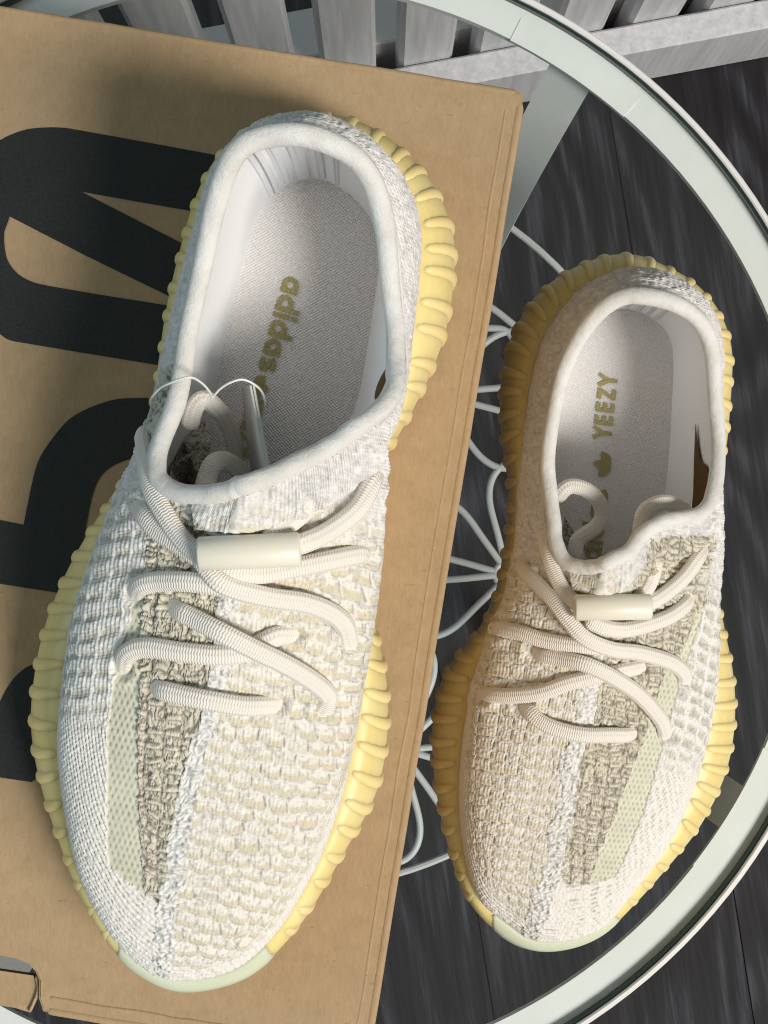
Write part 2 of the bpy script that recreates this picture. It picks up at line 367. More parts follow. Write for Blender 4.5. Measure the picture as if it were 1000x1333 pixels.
# lid top: a board with a thumb notch cut in its lower edge and a shallow crease along the folds
nl = [toLW(*p) for p in ((52, 1340), (50, 1300), (50, 1277), (46, 1266), (37, 1256), (22, 1249), (0, 1245), (-25, 1241))]
cw = toLW(-70, 1234)
bm = bmesh.new()
out = [(0, 0), (LEN, 0)]+[(LEN, nl[0][1])]+[(min(l, LEN), wd) for l, wd in nl[1:]]+[(nl[-1][0], cw[1]), (LEN, cw[1]+.004), (LEN, WID), (0, WID)]
top = [bm.verts.new(bp(l, wd, BZ)) for l, wd in out]; ff = bm.faces.new(top)
if ff.normal.z < 0 or True: bmesh.ops.recalc_face_normals(bm, faces=bm.faces)
ex = bmesh.ops.extrude_face_region(bm, geom=bm.faces[:]); dv = [g for g in ex['geom'] if isinstance(g, bmesh.types.BMVert)]
for g in dv: g.co.z -= .003
bmesh.ops.recalc_face_normals(bm, faces=bm.faces)
bmesh.ops.bevel(bm, geom=[e for e in bm.edges if all(abs(v.co.z-BZ) < 1e-5 for v in e.verts)], offset=.0008, segments=2, affect='EDGES')
me = bpy.data.meshes.new('lid'); bm.to_mesh(me); bm.free(); me.materials.append(M_card)
lid = link('lid', me, M_card, box, False)
# rolled fold strips along the lid edges, standing a little proud
def roll(name, l0, w0, l1, w1, r, dz, wob=.00025, par=lid, m=M_card):
    k = 40; q = np.linspace(0, 1, k); wb = (vnoise(q*17+l0*50, q*0+3.3)-.5)*2*wob
    P = np.array([bp(l0+(l1-l0)*t_, w0+(w1-w0)*t_, BZ+dz) for t_ in q]); nd = eW if abs(l1-l0) > abs(w1-w0) else eL
    P += nd[None]*wb[:, None]
    return sweep(name, P, r*2, r*1.3, m, par, None, k*2, 10, True)
roll('fold_ridge', .002, .0006, LEN, .0006, .0016, -.0007)
roll('fold_ridge', .004, .0050, LEN, .0050, .0007, -.0003, .0007)
roll('fold_ridge', LEN-.0006, .001, LEN-.0006, nl[0][1]-.001, .0016, -.0007)
roll('fold_ridge', LEN-.0050, .003, LEN-.0050, nl[0][1]-.001, .0009, -.0002, .0006)
roll('fold_ridge', .0006, .001, .0006, WID, .0014, -.0008)
slab('side_panel', .0008, LEN-.001, .0006, .0036, .0004, BZ-.0032, M_card)
slab('side_panel', .0008, LEN-.001, WID-.0036, WID-.0006, .0004, BZ-.0032, M_card)
slab('end_panel', .0008, .0038, .0038, WID-.0038, .0004, BZ-.0032, M_card)
slab('end_panel', LEN-.012, LEN-.009, .0038, WID-.0038, .0004, BZ-.030, M_dark)
slab('end_panel', LEN-.0036, LEN-.001, .0038, nl[0][1]-.0005, .0004, BZ-.0032, M_card)
slab('bottom_panel', .004, LEN-.013, .0038, WID-.0038, .0004, .003, M_dark)
# the thumb flap in the notch
fl_ = [toLW(*p, BZ-.003) for p in ((43, 1271), (48, 1290), (46, 1305), (37, 1319), (20, 1313), (0, 1310), (-60, 1300), (-60, 1256), (0, 1265))]
bm = bmesh.new(); ff = bm.faces.new([bm.verts.new(bp(l, wd, BZ-.0035+random.uniform(-.0004, .0004))) for l, wd in fl_]); bmesh.ops.recalc_face_normals(bm, faces=bm.faces)
ex = bmesh.ops.extrude_face_region(bm, geom=bm.faces[:])
for g in ex['geom']:
    if isinstance(g, bmesh.types.BMVert): g.co.z -= .0025
bmesh.ops.recalc_face_normals(bm, faces=bm.faces)
me = bpy.data.meshes.new('thumb_flap'); bm.to_mesh(me); bm.free(); link('thumb_flap', me, M_card, box, False)
sweep('torn_edge', [up(47, 1270, BZ-.0035), up(50, 1288, BZ-.003), up(45, 1303, BZ-.003), up(38, 1318, BZ-.003)], .0012, .002, M_core, box, None, 30, 8)
# printed letters
def letter(polys, holes=()):
    from mathutils.geometry import tessellate_polygon
    loops = [[Vector((*up(x, y, BZ)[:2], BZ+.0003)) for x, y in lp] for lp in polys]
    for part_ in loops:
        pass
    flat = [v for lp in loops for v in lp]
    return flat, tessellate_polygon(loops)
def printed(name, loops, label):
    flat, tris = letter(loops)
    ob = mesh(name, flat, tris, M_ink, lid, False)
    bm = bmesh.new(); bm.from_mesh(ob.data); bmesh.ops.recalc_face_normals(bm, faces=bm.faces)
    for f in bm.faces:
        if f.normal.z < 0: f.normal_flip()
    bm.to_mesh(ob.data); bm.free(); return ob
def sm(pts, n=4): return [tuple(p) for p in crom(np.array(pts, float), len(pts)*n-n+1, False)]
bxl = 0
g1 = sm([(-48, 240), (-40, 215), (-22, 195), (0, 183), (16, 175), (39, 168), (68, 166), (88, 167)])+[(156, 179), (260, 198), (400, 224), (420, 512), (300, 492), (198, 474), (112, 460)]+sm([(34, 447), (13, 443), (0, 435), (-25, 415), (-42, 380), (-50, 330), (-50, 280)])
h1 = [(107, 250), (250, 275), (390, 300), (390, 396), (237, 317)]
h2 = [(13, 282), (110, 332), (221, 386), (262, 404), (208, 396), (120, 382)]+sm([(62, 372), (42, 367), (23, 356), (10, 338), (6, 317), (6, 302)])
printed('printed_letter', [g1, h1, h2], '')
g2 = [(-60, 668), (0, 677), (31, 683)]+sm([(40, 638), (47, 609), (56, 589), (72, 566), (90, 546), (112, 533), (135, 524), (157, 519), (191, 518)])+[(300, 532), (300, 618)]+sm([(190, 592), (164, 599), (146, 607), (133, 618), (124, 634), (117, 659), (110, 697)])+[(102, 745), (200, 762), (196, 792), (65, 770), (0, 760), (-60, 750)]
printed('printed_letter', [g2], '')
g3 = [(-60, 1003)]+sm([(-16, 950), (0, 914), (11, 893), (24, 877), (42, 865), (80, 853), (140, 850)])+[(140, 1033), (70, 1024), (52, 1010), (41, 1018), (0, 1012)]
printed('printed_letter', [g3], '')

# ------------------------------------------------------------------ sneakers
ROWS_L = [  # sole edge, top of the sole, collar line: photo pixels round the shoe from the toe
 ((240,1288),(232,1277),(320,630)),((300,1278),(290,1270),(345,622)),((345,1253),(335,1245),(372,610)),((400,1192),(382,1190),(400,598)),
 ((450,1106),(428,1100),(430,580)),((490,1035),(452,1020),(460,560)),((505,955),(466,940),(485,543)),((503,880),(474,870),(500,527)),
 ((487,810),(476,800),(508,512)),((472,720),(466,720),(515,495)),((490,620),(478,620),(517,472)),((532,545),(515,545),(515,440)),
 ((572,460),(534,450),(511,400)),((588,390),(545,375),(507,350)),((592,310),(550,305),(502,300)),((567,247),(533,255),(488,243)),
 ((525,198),(505,215),(465,207)),((470,163),(460,182),(430,187)),((415,153),(412,168),(388,175)),((350,160),(355,178),(345,178)),
 ((300,190),(315,205),(312,194)),((268,235),(286,240),(293,228)),((250,280),(268,285),(280,270)),((240,315),(258,320),(271,310)),
 ((226,370),(244,372),(260,365)),((216,420),(232,425),(248,425)),((208,480),(222,480),(240,480)),((197,540),(210,540),(230,525)),
 ((181,590),(200,595),(214,565)),((150,642),(172,640),(205,592)),((112,700),(150,697),(203,612)),((80,760),(122,760),(210,628)),
 ((57,822),(100,820),(222,637)),((44,890),(87,892),(236,643)),((42,950),(79,962),(250,645)),((55,1020),(81,1015),(265,644)),
 ((81,1097),(93,1097),(280,642)),((108,1162),(112,1160),(293,639)),((150,1235),(150,1225),(303,636)),((195,1272),(192,1264),(312,633))]
ZC_L = {0:.100,5:.095,8:.086,10:.079,12:.078,14:.086,16:.097,18:.102,20:.100,22:.091,24:.081,26:.077,28:.079,30:.084,33:.090,36:.096}
ROWS_R = [
 ((712,1236),(705,1227),(790,732)),((745,1231),(742,1225),(802,726)),((775,1219),(772,1214),(815,720)),((800,1200),(795,1199),(825,711)),
 ((839,1160),(828,1155),(833,700)),((880,1112),(865,1108),(842,690)),((905,1082),(887,1062),(853,683)),((930,1040),(902,1022),(866,678)),
 ((950,987),(912,985),(880,676)),((957,925),(921,930),(894,674)),((953,870),(922,872),(908,669)),((942,820),(918,815),(918,661)),
 ((933,775),(919,775),(926,650)),((924,735),(920,735),(931,635)),((925,680),(915,690),(934,615)),((932,630),(918,630),(935,585)),
 ((943,585),(924,575),(934,550)),((947,545),(926,530),(932,525)),((950,500),(928,490),(930,495)),((951,464),(927,455),(928,460)),
 ((944,430),(921,425),(920,432)),((925,394),(906,397),(905,411)),((895,365),(884,377),(882,397)),((862,348),(862,364),(858,389)),
 ((830,334),(835,356),(835,385)),((795,333),(803,355),(815,385)),((765,341),(775,365),(792,396)),((735,355),(748,380),(772,415)),
 ((708,375),(727,402),(756,436)),((684,403),(711,425),(745,457)),((667,436),(698,452),(735,480)),((657,470),(690,485),(728,505)),
 ((653,515),(684,515),(722,535)),((654,560),(681,550),(718,565)),((660,600),(677,590),(714,595)),((664,640),(673,640),(714,620)),
 ((660,700),(672,700),(718,650)),((648,770),(660,765),(721,685)),((628,818),(640,815),(724,708)),((595,855),(620,862),(732,726)),
 ((574,890),(611,895),(742,735)),((563,945),(601,945),(752,738)),((564,1000),(595,1000),(760,739)),((573,1060),(594,1055),(768,738)),
 ((591,1130),(603,1125),(774,737)),((615,1182),(622,1175),(780,736)),((657,1220),(655,1200),(784,735)),((685,1232),(680,1220),(787,734))]
ZC_R = {0:.100,6:.096,11:.086,15:.078,17:.078,20:.091,22:.099,24:.102,26:.100,29:.086,32:.078,35:.078,38:.086,41:.092,45:.097}

SPEC = {}
SPEC['L'] = dict(rows=ROWS_L, zc=ZC_L, base=BZ+.0012, ytoe=1288, yheel=150, heelrow=18, side=-1,
    label='larger looking cream knit sneaker with yellow ribbed sole, standing on the cardboard box',
    stripe=[(192,730),(180,755),(170,800),(152,870),(145,907),(140,950),(139,1100),(141,1125),(160,1145),(190,1167),(186,1150),(182,1080),(180,1000),(180,925),(185,875),(183,812),(187,762)],
    tan=[(190,735),(187,762),(183,812),(185,875),(180,925),(180,1000),(182,1080),(187,1150),(205,1176),(217,1170),(225,1130),(235,1060),(247,1010),(265,950),(285,865),(292,800),(300,740),(290,690),(220,650),(195,640)],
    seam=[(300,740),(292,800),(285,865),(265,950),(247,1010),(235,1060),(225,1130),(215,1175),(212,1215),(208,1270)],
    tongue=[(250,655),(262,688),(300,693),(350,686),(400,668),(450,640),(490,600)],
    olive=[(235,470),(212,480),(196,515),(186,545),(184,580),(192,620),(204,640),(214,610),(222,560)],
    laces=[ # (pixels, lift at each point)
     ([(490,622),(484,632),(465,663),(431,690),(398,706),(370,714)],[-3,1,3,3,5,4]),
     ([(400,654),(396,664),(380,678),(362,690),(345,705)],[-3,1,2,3,3]),
     ([(186,570),(189,600),(196,634),(214,668),(237,702),(262,722),(280,722)],[-1,1.5,2,3,4,5,4]),
     ([(180,660),(188,672),(207,692),(242,714),(264,727),(285,728)],[-4,1,2,3.5,4,4]),
     ([(474,724),(466,722),(431,729),(388,738),(345,746),(302,746),(275,735)],[-4,1,3,3,3,3.5,4]),
     ([(258,718),(272,742),(293,762),(345,777),(397,785),(431,798),(449,815),(455,838)],[4,6,6.5,5,3.5,2.5,1.5,-3]),
     ([(176,776),(183,763),(207,757),(242,757),(281,762),(310,770)],[-4,1.5,2,2.5,2,1.5]),
     ([(224,788),(236,797),(250,804),(289,824),(332,846),(375,867),(410,889),(427,907),(420,926)],[-4,1,2.5,5.5,6.5,5,3,1.5,-3]),
     ([(160,872),(165,852),(190,843),(237,849),(280,853),(315,850),(340,838),(362,828),(384,826)],[-4,1.5,2,2,1.5,1.5,1.5,1.5,-4]),
     ([(202,896),(212,899),(233,904),(272,912),(315,919),(345,919),(362,917)],[-4,1,2.5,3,2.5,1,-4])],
    lock=((259,721),(390,715)), cells=(.0049,.0064,.5,.18),
    hems=[(95,840),(540,300)])
SPEC['R'] = dict(rows=ROWS_R, zc=ZC_R, base=.0012, ytoe=1236, yheel=331, heelrow=24, side=1,
    label='cream knit sneaker with yellow ribbed sole standing directly on the glass beside the box',
    stripe=[(918,785),(910,816),(898,850),(885,887),(872,937),(855,1000),(837,1062),(812,1122),(800,1142),(766,1151),(782,1112),(802,1062),(817,1020),(832,980),(855,912),(867,875),(884,856),(896,832),(908,800)],
    tan=[(908,800),(896,832),(884,856),(867,875),(855,912),(832,980),(817,1020),(802,1062),(782,1112),(766,1151),(740,1150),(726,1132),(731,1090),(740,1040),(746,1000),(757,967),(770,900),(780,850),(800,800),(815,760),(845,690),(880,672),(938,655),(940,720),(924,770)],
    seam=[(800,800),(780,850),(770,900),(757,967),(746,1000),(740,1040),(731,1090),(724,1135),(712,1170),(695,1222)],
    tongue=[(742,745),(750,768),(780,775),(815,772),(835,752),(860,738),(900,718),(925,690)],
    olive=[(845,700),(930,690),(925,740),(905,760),(850,770),(815,770)],
    laces=[
     ([(914,718),(908,728),(892,750),(871,769),(850,783),(830,790)],[-3,1,3,3,4.5,4]),
     ([(856,730),(853,738),(846,759),(836,774),(825,785)],[-3,1,2,3,3]),
     ([(709,700),(714,722),(723,748),(737,772),(752,786),(765,790)],[-2,1.5,2,3,4.5,4]),
     ([(680,738),(686,746),(703,763),(722,783),(741,809),(762,831),(795,845),(833,850),(871,861),(889,874),(892,884)],[-4,1,2.5,5,6.5,6,4.5,3,2.5,1,-3]),
     ([(897,780),(891,789),(871,803),(841,814),(812,820),(787,817),(762,806)],[-4,1,3,3,3,3.5,4]),
     ([(644,818),(655,819),(678,824),(707,833),(741,839),(770,842),(790,845)],[-4,1,2.5,2.5,2,1.5,1]),
     ([(697,848),(708,853),(728,857),(762,865),(795,880),(829,902),(854,928),(864,944),(866,956)],[-4,1,2.5,5.5,6.5,5,3,1.5,-3]),
     ([(630,904),(642,905),(665,906),(703,902),(741,889),(778,880),(800,876),(812,873),(836,868)],[-4,1,2.5,2.5,2,1.5,1.5,1.5,-4]),
     ([(682,917),(690,927),(703,939),(728,950),(762,957),(795,957),(812,957),(824,955)],[-4,1,2.5,3.5,3.5,2.5,1,-4])],
    lock=((749,791),(847,790)), cells=(.0049,.0057,0.0,0.0))

def build_shoe(key):
    sp = SPEC[key]; rows = sp['rows']; base = sp['base']; K = len(rows)
    S0 = np.array([r[0] for r in rows], float); F0 = np.array([r[1] for r in rows], float); C0 = np.array([r[2] for r in rows], float)
    av = np.clip((sp['ytoe']-F0[:, 1])/(sp['ytoe']-sp['yheel']), 0, 1)
    zf = np.interp(av, [0, .1, .35, .6, 1], [.027, .031, .034, .038, .044]); zs = np.interp(av, [0, .15, 1], [.017, .016, .020])
    ks = sorted(sp['zc']); zc = np.interp(np.arange(K), ks+[K+ks[0]], [sp['zc'][k] for k in ks]+[sp['zc'][ks[0]]])
    NT_ = 1480
    dense = 4000
    def U(px, z): return np.array([up(p[0], p[1], base+q) for p, q in zip(px, z)])
    Sd, Fd, Cd = (gsm(crom(U(p, z), dense), 26) for p, z in ((S0, zs), (F0, zf), (C0, zc)))
    ad = gsm(crom(av[:, None], dense), 20)[:, 0]
    # even spacing of the columns
    seglen = np.linalg.norm(np.roll(Fd, -1, 0)-Fd, axis=1)+1.2*np.linalg.norm(np.roll(Cd, -1, 0)-Cd, axis=1)
    seglen = seglen*(1+1.3*np.interp(ad, [0, .5, .65, 1], [1, 1, 0, 0]))
    cum = np.r_[0, np.cumsum(seglen)]
    def resamp(n):
        tt = np.interp(np.linspace(0, cum[-1], n, endpoint=False), cum, np.arange(dense+1))
        i = np.floor(tt).astype(int) % dense; u = (tt-np.floor(tt))[:, None]
        g = lambda A: A[i]*(1-u)+A[(i+1) % dense]*u
        return g(Sd), g(Fd), g(Cd), g(ad[:, None])[:, 0]
    toe = Fd[0]; hi = int(sp['heelrow']/K*dense); heel = Fd[hi]
    ea = heel-toe; ea[2] = 0; ea /= np.linalg.norm(ea); eb = np.array([-ea[1], ea[0], 0.])*-1   # eb: towards photo right
    cen = Fd.mean(0)
    root = empty('sneaker', (float(cen[0]), float(cen[1]), base)); tag(root, sp['label'], 'sneaker', 'the pair of sneakers')
    def outward(A):
        T = np.roll(A, -1, 0)-np.roll(A, 1, 0); n = np.stack([T[:, 1], -T[:, 0], 0*T[:, 0]], 1); n /= np.linalg.norm(n, axis=1)[:, None]+1e-9
        if ((n*(A-A.mean(0))).sum(1)).mean() < 0: n = -n
        return n
    # ---- upper surface
    def surf(n, rr, inset=0.0, low=None, lift=0.0):
        S, F, Cc, aa = resamp(n); o = gsm(outward(F), n/60)
        Bp = F-o*.0015 if low is None else low(F, o)
        Cq = Cc-o*inset
        wv = np.interp(aa, [0, .2, .5, .72, 1], [1, .95, .5, .05, 0])[:, None]
        P1 = np.concatenate([-.04*(1-wv), .42+.06*wv], 1); P2 = np.concatenate([.30+.26*wv, .80-.34*wv], 1)
        t = rr[None, :]
        g = 3*(1-t)**2*t*P1[:, :1]+3*(1-t)*t*t*P2[:, :1]+t**3; h = 3*(1-t)**2*t*P1[:, 1:]+3*(1-t)*t*t*P2[:, 1:]+t**3
        D = Cq-Bp
        P = np.stack([Bp[:, None, 0]+D[:, None, 0]*g, Bp[:, None, 1]+D[:, None, 1]*g, Bp[:, None, 2]+D[:, None, 2]*h], -1)
        # belly of the side walls
        bul = np.interp(aa, [0, .15, .4, .6, .8, 1], [0.000, .002, .004, .0045, .002, .001])[:, None]*np.sin(np.pi*np.clip(t, 0, 1))**1.2
        P = P+o[:, None]*(bul-lift*(1-t**1.5))[:, :, None]
        return P, aa, o
    rr = np.linspace(0, 1, 370)
    P, aa, o = surf(NT_, rr)
    # normals
    dT = np.roll(P, -1, 0)-np.roll(P, 1, 0); dR = np.gradient(P, axis=1)
    Nn = np.cross(dT, dR); Nn /= np.linalg.norm(Nn, axis=-1)[..., None]+1e-12
    if Nn[..., 2].mean() < 0: Nn = -Nn
    px, py = proj(P)
    A = ((P-toe)@ea); B = ((P-toe)@eb)
    steep = np.clip(1-np.abs(Nn[..., 2]), 0, 1)
    # lateral coordinate that follows the wall where it is steep
    ds = np.linalg.norm(np.diff(P, axis=1), axis=-1); arc = np.concatenate([np.zeros((NT_, 1)), np.cumsum(ds, 1)], 1)
    sgn = np.sign(((o)@eb))[:, None]
    Bw = B-sgn*np.clip(.030-arc, 0, .03)*-.6*np.abs(o@eb)[:, None]
    n1 = vnoise(A*900, Bw*900, 1); n2 = vnoise(A*380, Bw*380, 2); n3 = vnoise(A*120, Bw*120, 3); n4 = vnoise(A*1700, Bw*1700, 4)
    jx = px+(n2-.5)*7+(n1-.5)*4; jy = py+(vnoise(A*380, Bw*380, 9)-.5)*7
    Z_st = inpoly(px+(n1-.5)*3, py, sp['stripe']); Z_tan = inpoly(jx, jy, sp['tan']) & ~Z_st; Z_ol = inpoly(jx, jy, sp['olive'])
    sx_ = np.array([p[0] for p in sp['seam']], float); sy_ = np.array([p[1] for p in sp['seam']], float); od = np.argsort(sy_)
    seamx = np.interp(py, sy_[od], sx_[od]); sd = (px-seamx)*(-sp['side'])     # >0 on the medial (cell) side
    medial = (sd > 0) if True else None
    inseam = (sd > -5-8*n2) & (sd < 10+12*n2) & (py > sy_.min()-20)
    edge = arc/.001                                                             # mm from the sole
    vamp = np.clip(np.interp(aa, [0, .45, .62], [1, 1, 0]), 0, 1)[:, None]*np.ones_like(px)
    ca_, cb_, brick, shear = sp['cells']
    def col(c): return np.ones(px.shape+(3,))*np.array(c)
    # -- base: cells (medial vamp)
    rowv = (A+.06*B*sp['side']*-1)/ca_+ (n3-.5)*.55+(n2-.5)*.12; ri = np.floor(rowv); fr_ = rowv-ri
    colv = (Bw+shear*A)/cb_+brick*(ri % 2)+(vnoise(A*90, Bw*90, 13)-.5)*.6; fi = np.floor(colv); fc = colv-fi
    cr_ = vnoise(ri*7.13+.5, fi*3.71+.5, 5)
    puff = np.clip(np.sin(np.pi*fr_), 0, 1)**.55*np.clip(np.sin(np.pi*fc), 0, 1)**.4
    yarn = .5+.5*np.sin(Bw*2*np.pi/.00125+4*n2)
    fs = fr_-.20*((2*fc-1)**2)-.02
    sp_ = vnoise(A*1250, Bw*1050, 21); sp2 = vnoise(A*1900, Bw*1900, 22)
    white = np.array([.845, .805, .735]); cream = np.array([.70, .635, .475])
    crs = sst(.06, .12, fs)*(1-sst(.40, .52, fs))*sst(.05, .13, fc)*(1-sst(.87, .95, fc))*(.45+.55*(cr_ > .2))
    line = np.exp(-(fs/.062)**2)*sst(.06, .2, fc)*(1-sst(.8, .94, fc))*(.35+.65*cr_)
    diag = np.exp(-((fc-.965-.05*(fr_-.5))/.05)**2)*sst(.1, .3, fr_)*(1-sst(.75, .98, fr_))*(.25+.75*vnoise(ri*3.3+.5, fi*9.1+.5, 15))
    speck = (1-sst(.24, .36, sp_))*(1-crs)*.8
    H = .00040*puff*(.75+.5*cr_)+.0002*yarn*puff-.00045*line-.0005*diag-.00025*speck+.0003*(n1-.5)
    colr = col(white)*(1-crs[..., None])+cream*crs[..., None]
    colr *= (1-.55*line-.0*diag)[..., None]; colr *= (1-.62*diag)[..., None]; colr *= (1-.30*speck)[..., None]
    colr *= (.95+.07*cr_[..., None]+.06*(sp2[..., None]-.5))
    alpha = np.full(px.shape, .55)
    H = H*(1-.65*sst(.35, .75, steep))
    # -- rib/dash knit near the sole and on the lateral side
    dd = (Bw*sp['side']*-1+.0); 
    dl = (edge if True else 0)
    r2 = (arc*1.0+.02*A)/.00235; ri2 = np.floor(r2); f2 = r2-ri2
    c2 = A/.0036+.5*(ri2 % 2)+(n3-.5)*.6; f3 = c2-np.floor(c2); q3 = vnoise(ri2*3.1, np.floor(c2)*5.7, 6)
    rib = np.clip(np.sin(np.pi*f2), 0, 1)**.6
    hole = np.exp(-((f2-.06)/.16)**2)*sst(.30, .42, f3)*(1-sst(.78, .92, f3))*(q3 > .22)
    H2 = .00040*rib+.00016*np.sin(A*2*np.pi/.0016+r2*2.5)*rib-.0006*hole+.0002*(n1-.5)
    col2 = col([.85, .815, .765])*(1-.58*hole[..., None])*(.94+.07*rib[..., None])
    fine = sst(16, 21, 15+ (22-edge)) if False else 1-sst(15, 22, edge+6*(n3-.5))
    finew = np.where(sp['side']*sd < -1e9, 0, fine)
    # -- lateral side: broad horizontal ridges with grey dashes, then fine knit at the toe
    lat = sd < 0
    r4 = A/.0058+.35*Bw/.0058*sp['side']+(n3-.5)*.4; i4 = np.floor(r4); f4 = r4-i4
    c4 = Bw/.0062+(n3-.5)*.4; j4 = np.floor(c4); g4 = c4-j4
    d4 = sst(.40, .48, f4)*(1-sst(.72, .8, f4))*sst(.1, .2, g4)*(1-sst(.85, .95, g4))
    ed4 = (np.exp(-((f4-.36)/.05)**2)+.6*np.exp(-((f4-.84)/.05)**2))*sst(.08, .2, g4)*(1-sst(.85, .97, g4))*(.4+.6*vnoise(i4*2.7+.5, j4*4.1+.5, 16))
    H4 = .00035*np.clip(np.sin(np.pi*((f4+.5) % 1)), 0, 1)**.6-.0003*d4+.00012*np.sin(Bw*2*np.pi/.0014)+.0003*(n1-.5)-.0003*ed4
    col4 = (col([.83, .805, .765])*(1-d4[..., None])+np.array([.60, .575, .49])*d4[..., None])*(1-.5*ed4[..., None])*(1-.22*(1-sst(.22, .36, sp_))[..., None])
    back = sst(.075, .095, A+.004*(n3-.5))
    latH = H2*(1-back)+H4*back; latC = col2*(1-back[..., None])+col4*back[..., None]
    heelz = sst(.145, .17, A)                                                   # fine flat speckled knit round the heel
    H5 = .0006*(n1-.5)+.0005*(n2-.5)+.00025*np.sin(A*2*np.pi/.0021)*np.sin(arc*2*np.pi/.0021)
    col5 = col([.82, .80, .785])*(.80+.26*n1[..., None])*(1-.15*(1-sst(.22, .34, sp_))[..., None])
    wl = sst(-1, 1, -sd) if True else 0
    H = H*(1-finew)+H2*finew; colr = colr*(1-finew[..., None])+col2*finew[..., None]
    H = H*(1-wl)+latH*wl; colr = colr*(1-wl[..., None])+latC*wl[..., None]
    # -- tan textured knit
    r6 = A/.0045+(n3-.5)*.9; i6 = np.floor(r6); f6 = r6-i6; c6 = (Bw+.08*A)/.0054+(n3-.5)*.5; j6 = np.floor(c6); g6 = c6-j6
    k6 = vnoise(i6*5.3, j6*2.9, 8)
    chunk = np.clip(np.sin(np.pi*f6), 0, 1)**.5*np.clip(np.sin(np.pi*g6), 0, 1)**.45
    q1 = np.abs(vnoise(A*640, Bw*760, 31)-.5)*2; q2 = np.abs(vnoise(A*820, Bw*560, 32)-.5)*2
    ln = np.maximum(1-sst(.05, .22, q1), .8*(1-sst(.04, .18, q2)))
    bar = sst(.30, .38, f6)*(1-sst(.60, .68, f6))*sst(.1, .2, g6)*(1-sst(.82, .92, g6))*(k6 > .42)
    bed = (np.exp(-((f6-.30)/.06)**2)+np.exp(-((f6-.69)/.06)**2))*sst(.1, .2, g6)*(1-sst(.82, .92, g6))*(k6 > .42)
    cold = np.exp(-((g6-.02)/.06)**2)+np.exp(-((g6-.98)/.06)**2)
    ln = np.clip(ln*(1-bar)+.9*bed+.35*cold, 0, 1)
    H6 = .0006*chunk-.0006*ln+.0006*(n1-.5)+.0003*bar
    col6 = col([.69, .635, .515])*(1-.62*ln[..., None])*(.88+.24*n2[..., None])+.03*bar[..., None]
    col6 = np.clip(col6, .05, .8)
    # -- translucent stripe: fine open mesh
    rw = A/.0023; rwi = np.floor(rw); cw_ = Bw/.0019+.5*(rwi % 2)+(n3-.5)*.3
    mh = np.exp(-(((rw-rwi-.5)*.0023/1.5)**2+((cw_-np.floor(cw_)-.5)*.0019)**2)/(.00042**2))*(.5+.6*n2)
    H7 = -.0004-.0004*mh; col7 = col([.69, .675, .535])*(1-.48*mh[..., None])*(.90+.1*n3[..., None]+.1*n1[..., None])
    m6 = Z_tan[..., None]; m7 = Z_st[..., None]
    H = np.where(Z_tan, H6, H); colr = np.where(m6, col6, colr)
    # -- dark flecked knit at the collar side of the lateral stripe
    spk = (n1*.6+n4*.4 < .40)
    col8 = col([.60, .575, .49])*(1-.62*spk[..., None]); H8 = .0008*(n1-.5)-.0006*spk
    H = np.where(Z_ol & ~Z_tan, H8, H); colr = np.where((Z_ol & ~Z_tan)[..., None], col8, colr)
    # heel
    hw = heelz*(~Z_ol); H = H*(1-hw)+H5*hw; colr = colr*(1-hw[..., None])+col5*hw[..., None]
    # -- frayed seam
    fray = np.abs(np.sin((A+.5*np.abs(B-.0))*2*np.pi/.0031+7*n2))
    Hs = .0008*fray*n2+.0010*(n1-.35); cs = col([.86, .845, .81])*(.68+.36*fray[..., None])*(1-.35*(1-sst(.2, .36, sp_))[..., None])
    H = np.where(inseam, Hs, H); colr = np.where(inseam[..., None], cs, colr)
    alpha = np.where(Z_st, .2, alpha)
    H = np.where(Z_st, H7, H); colr = np.where(m7, col7, colr)
    # tongue lip that stands over the throat
    tx = np.array([p[0] for p in sp['tongue']], float); ty = np.array([p[1] for p in sp['tongue']], float); ot = np.argsort(tx)
    lipy = np.interp(px, tx[ot], ty[ot]); on = (px > tx.min()) & (px < tx.max())
    lip = np.where(on, sst(0, 4, lipy-py+3*(n2-.5)), 0)*(aa[:, None] < .75)*np.clip((1-rr)[None]*20, 0, 1)
    H = H+.0035*lip-.0022*np.where(on, np.exp(-((py-lipy-8)/7.)**2), 0)*(aa[:, None] < .75)
    for pts, lift in sp['laces']:
        for e_, l_ in ((0, lift[0]), (-1, lift[-1])):
            if l_ < 0:
                dd2 = (px-pts[e_][0])**2+(py-pts[e_][1])**2
                H = H-.0022*np.exp(-dd2/110.)+.0009*np.exp(-(np.sqrt(dd2)-17)**2/40.)
    fade = sst(0, .012, rr)*1.0; fade2 = 1-sst(.975, 1, rr)
    Pd = P+Nn*(H*fade*fade2)[..., None]
    uv = np.stack([A, Bw], -1)
    upper = bigmesh('upper', Pd, gridfaces(NT_, len(rr), True), M_knit, root, uv, np.clip(colr, .02, .9), np.clip(alpha, 0, 1))
    # coarse surface for placing the laces
    Pc, _, _ = surf(240, np.linspace(0, 1, 70))
    bvh = BVHTree.FromPolygons([tuple(v) for v in Pc.reshape(-1, 3)], [tuple(int(i) for i in f) for f in gridfaces(240, 70, True)])
    cvec = Vector((0, 0, CAMZ))
    def hit(x, y):
        d = Vector(up(x, y, 0))-cvec; d.normalize()
        loc, nr, _, _ = bvh.ray_cast(cvec, d)
        if loc is None:
            loc, nr, _, _ = bvh.find_nearest(Vector(up(x, y, base+.07)))
        if nr.z < 0: nr = -nr
        return np.array(loc), np.array(nr)
    # ---- sole
    n = 560; S, F, Cc, aa_s = resamp(n); o = gsm(outward(F), 5); os_ = gsm(outward(S), 5)
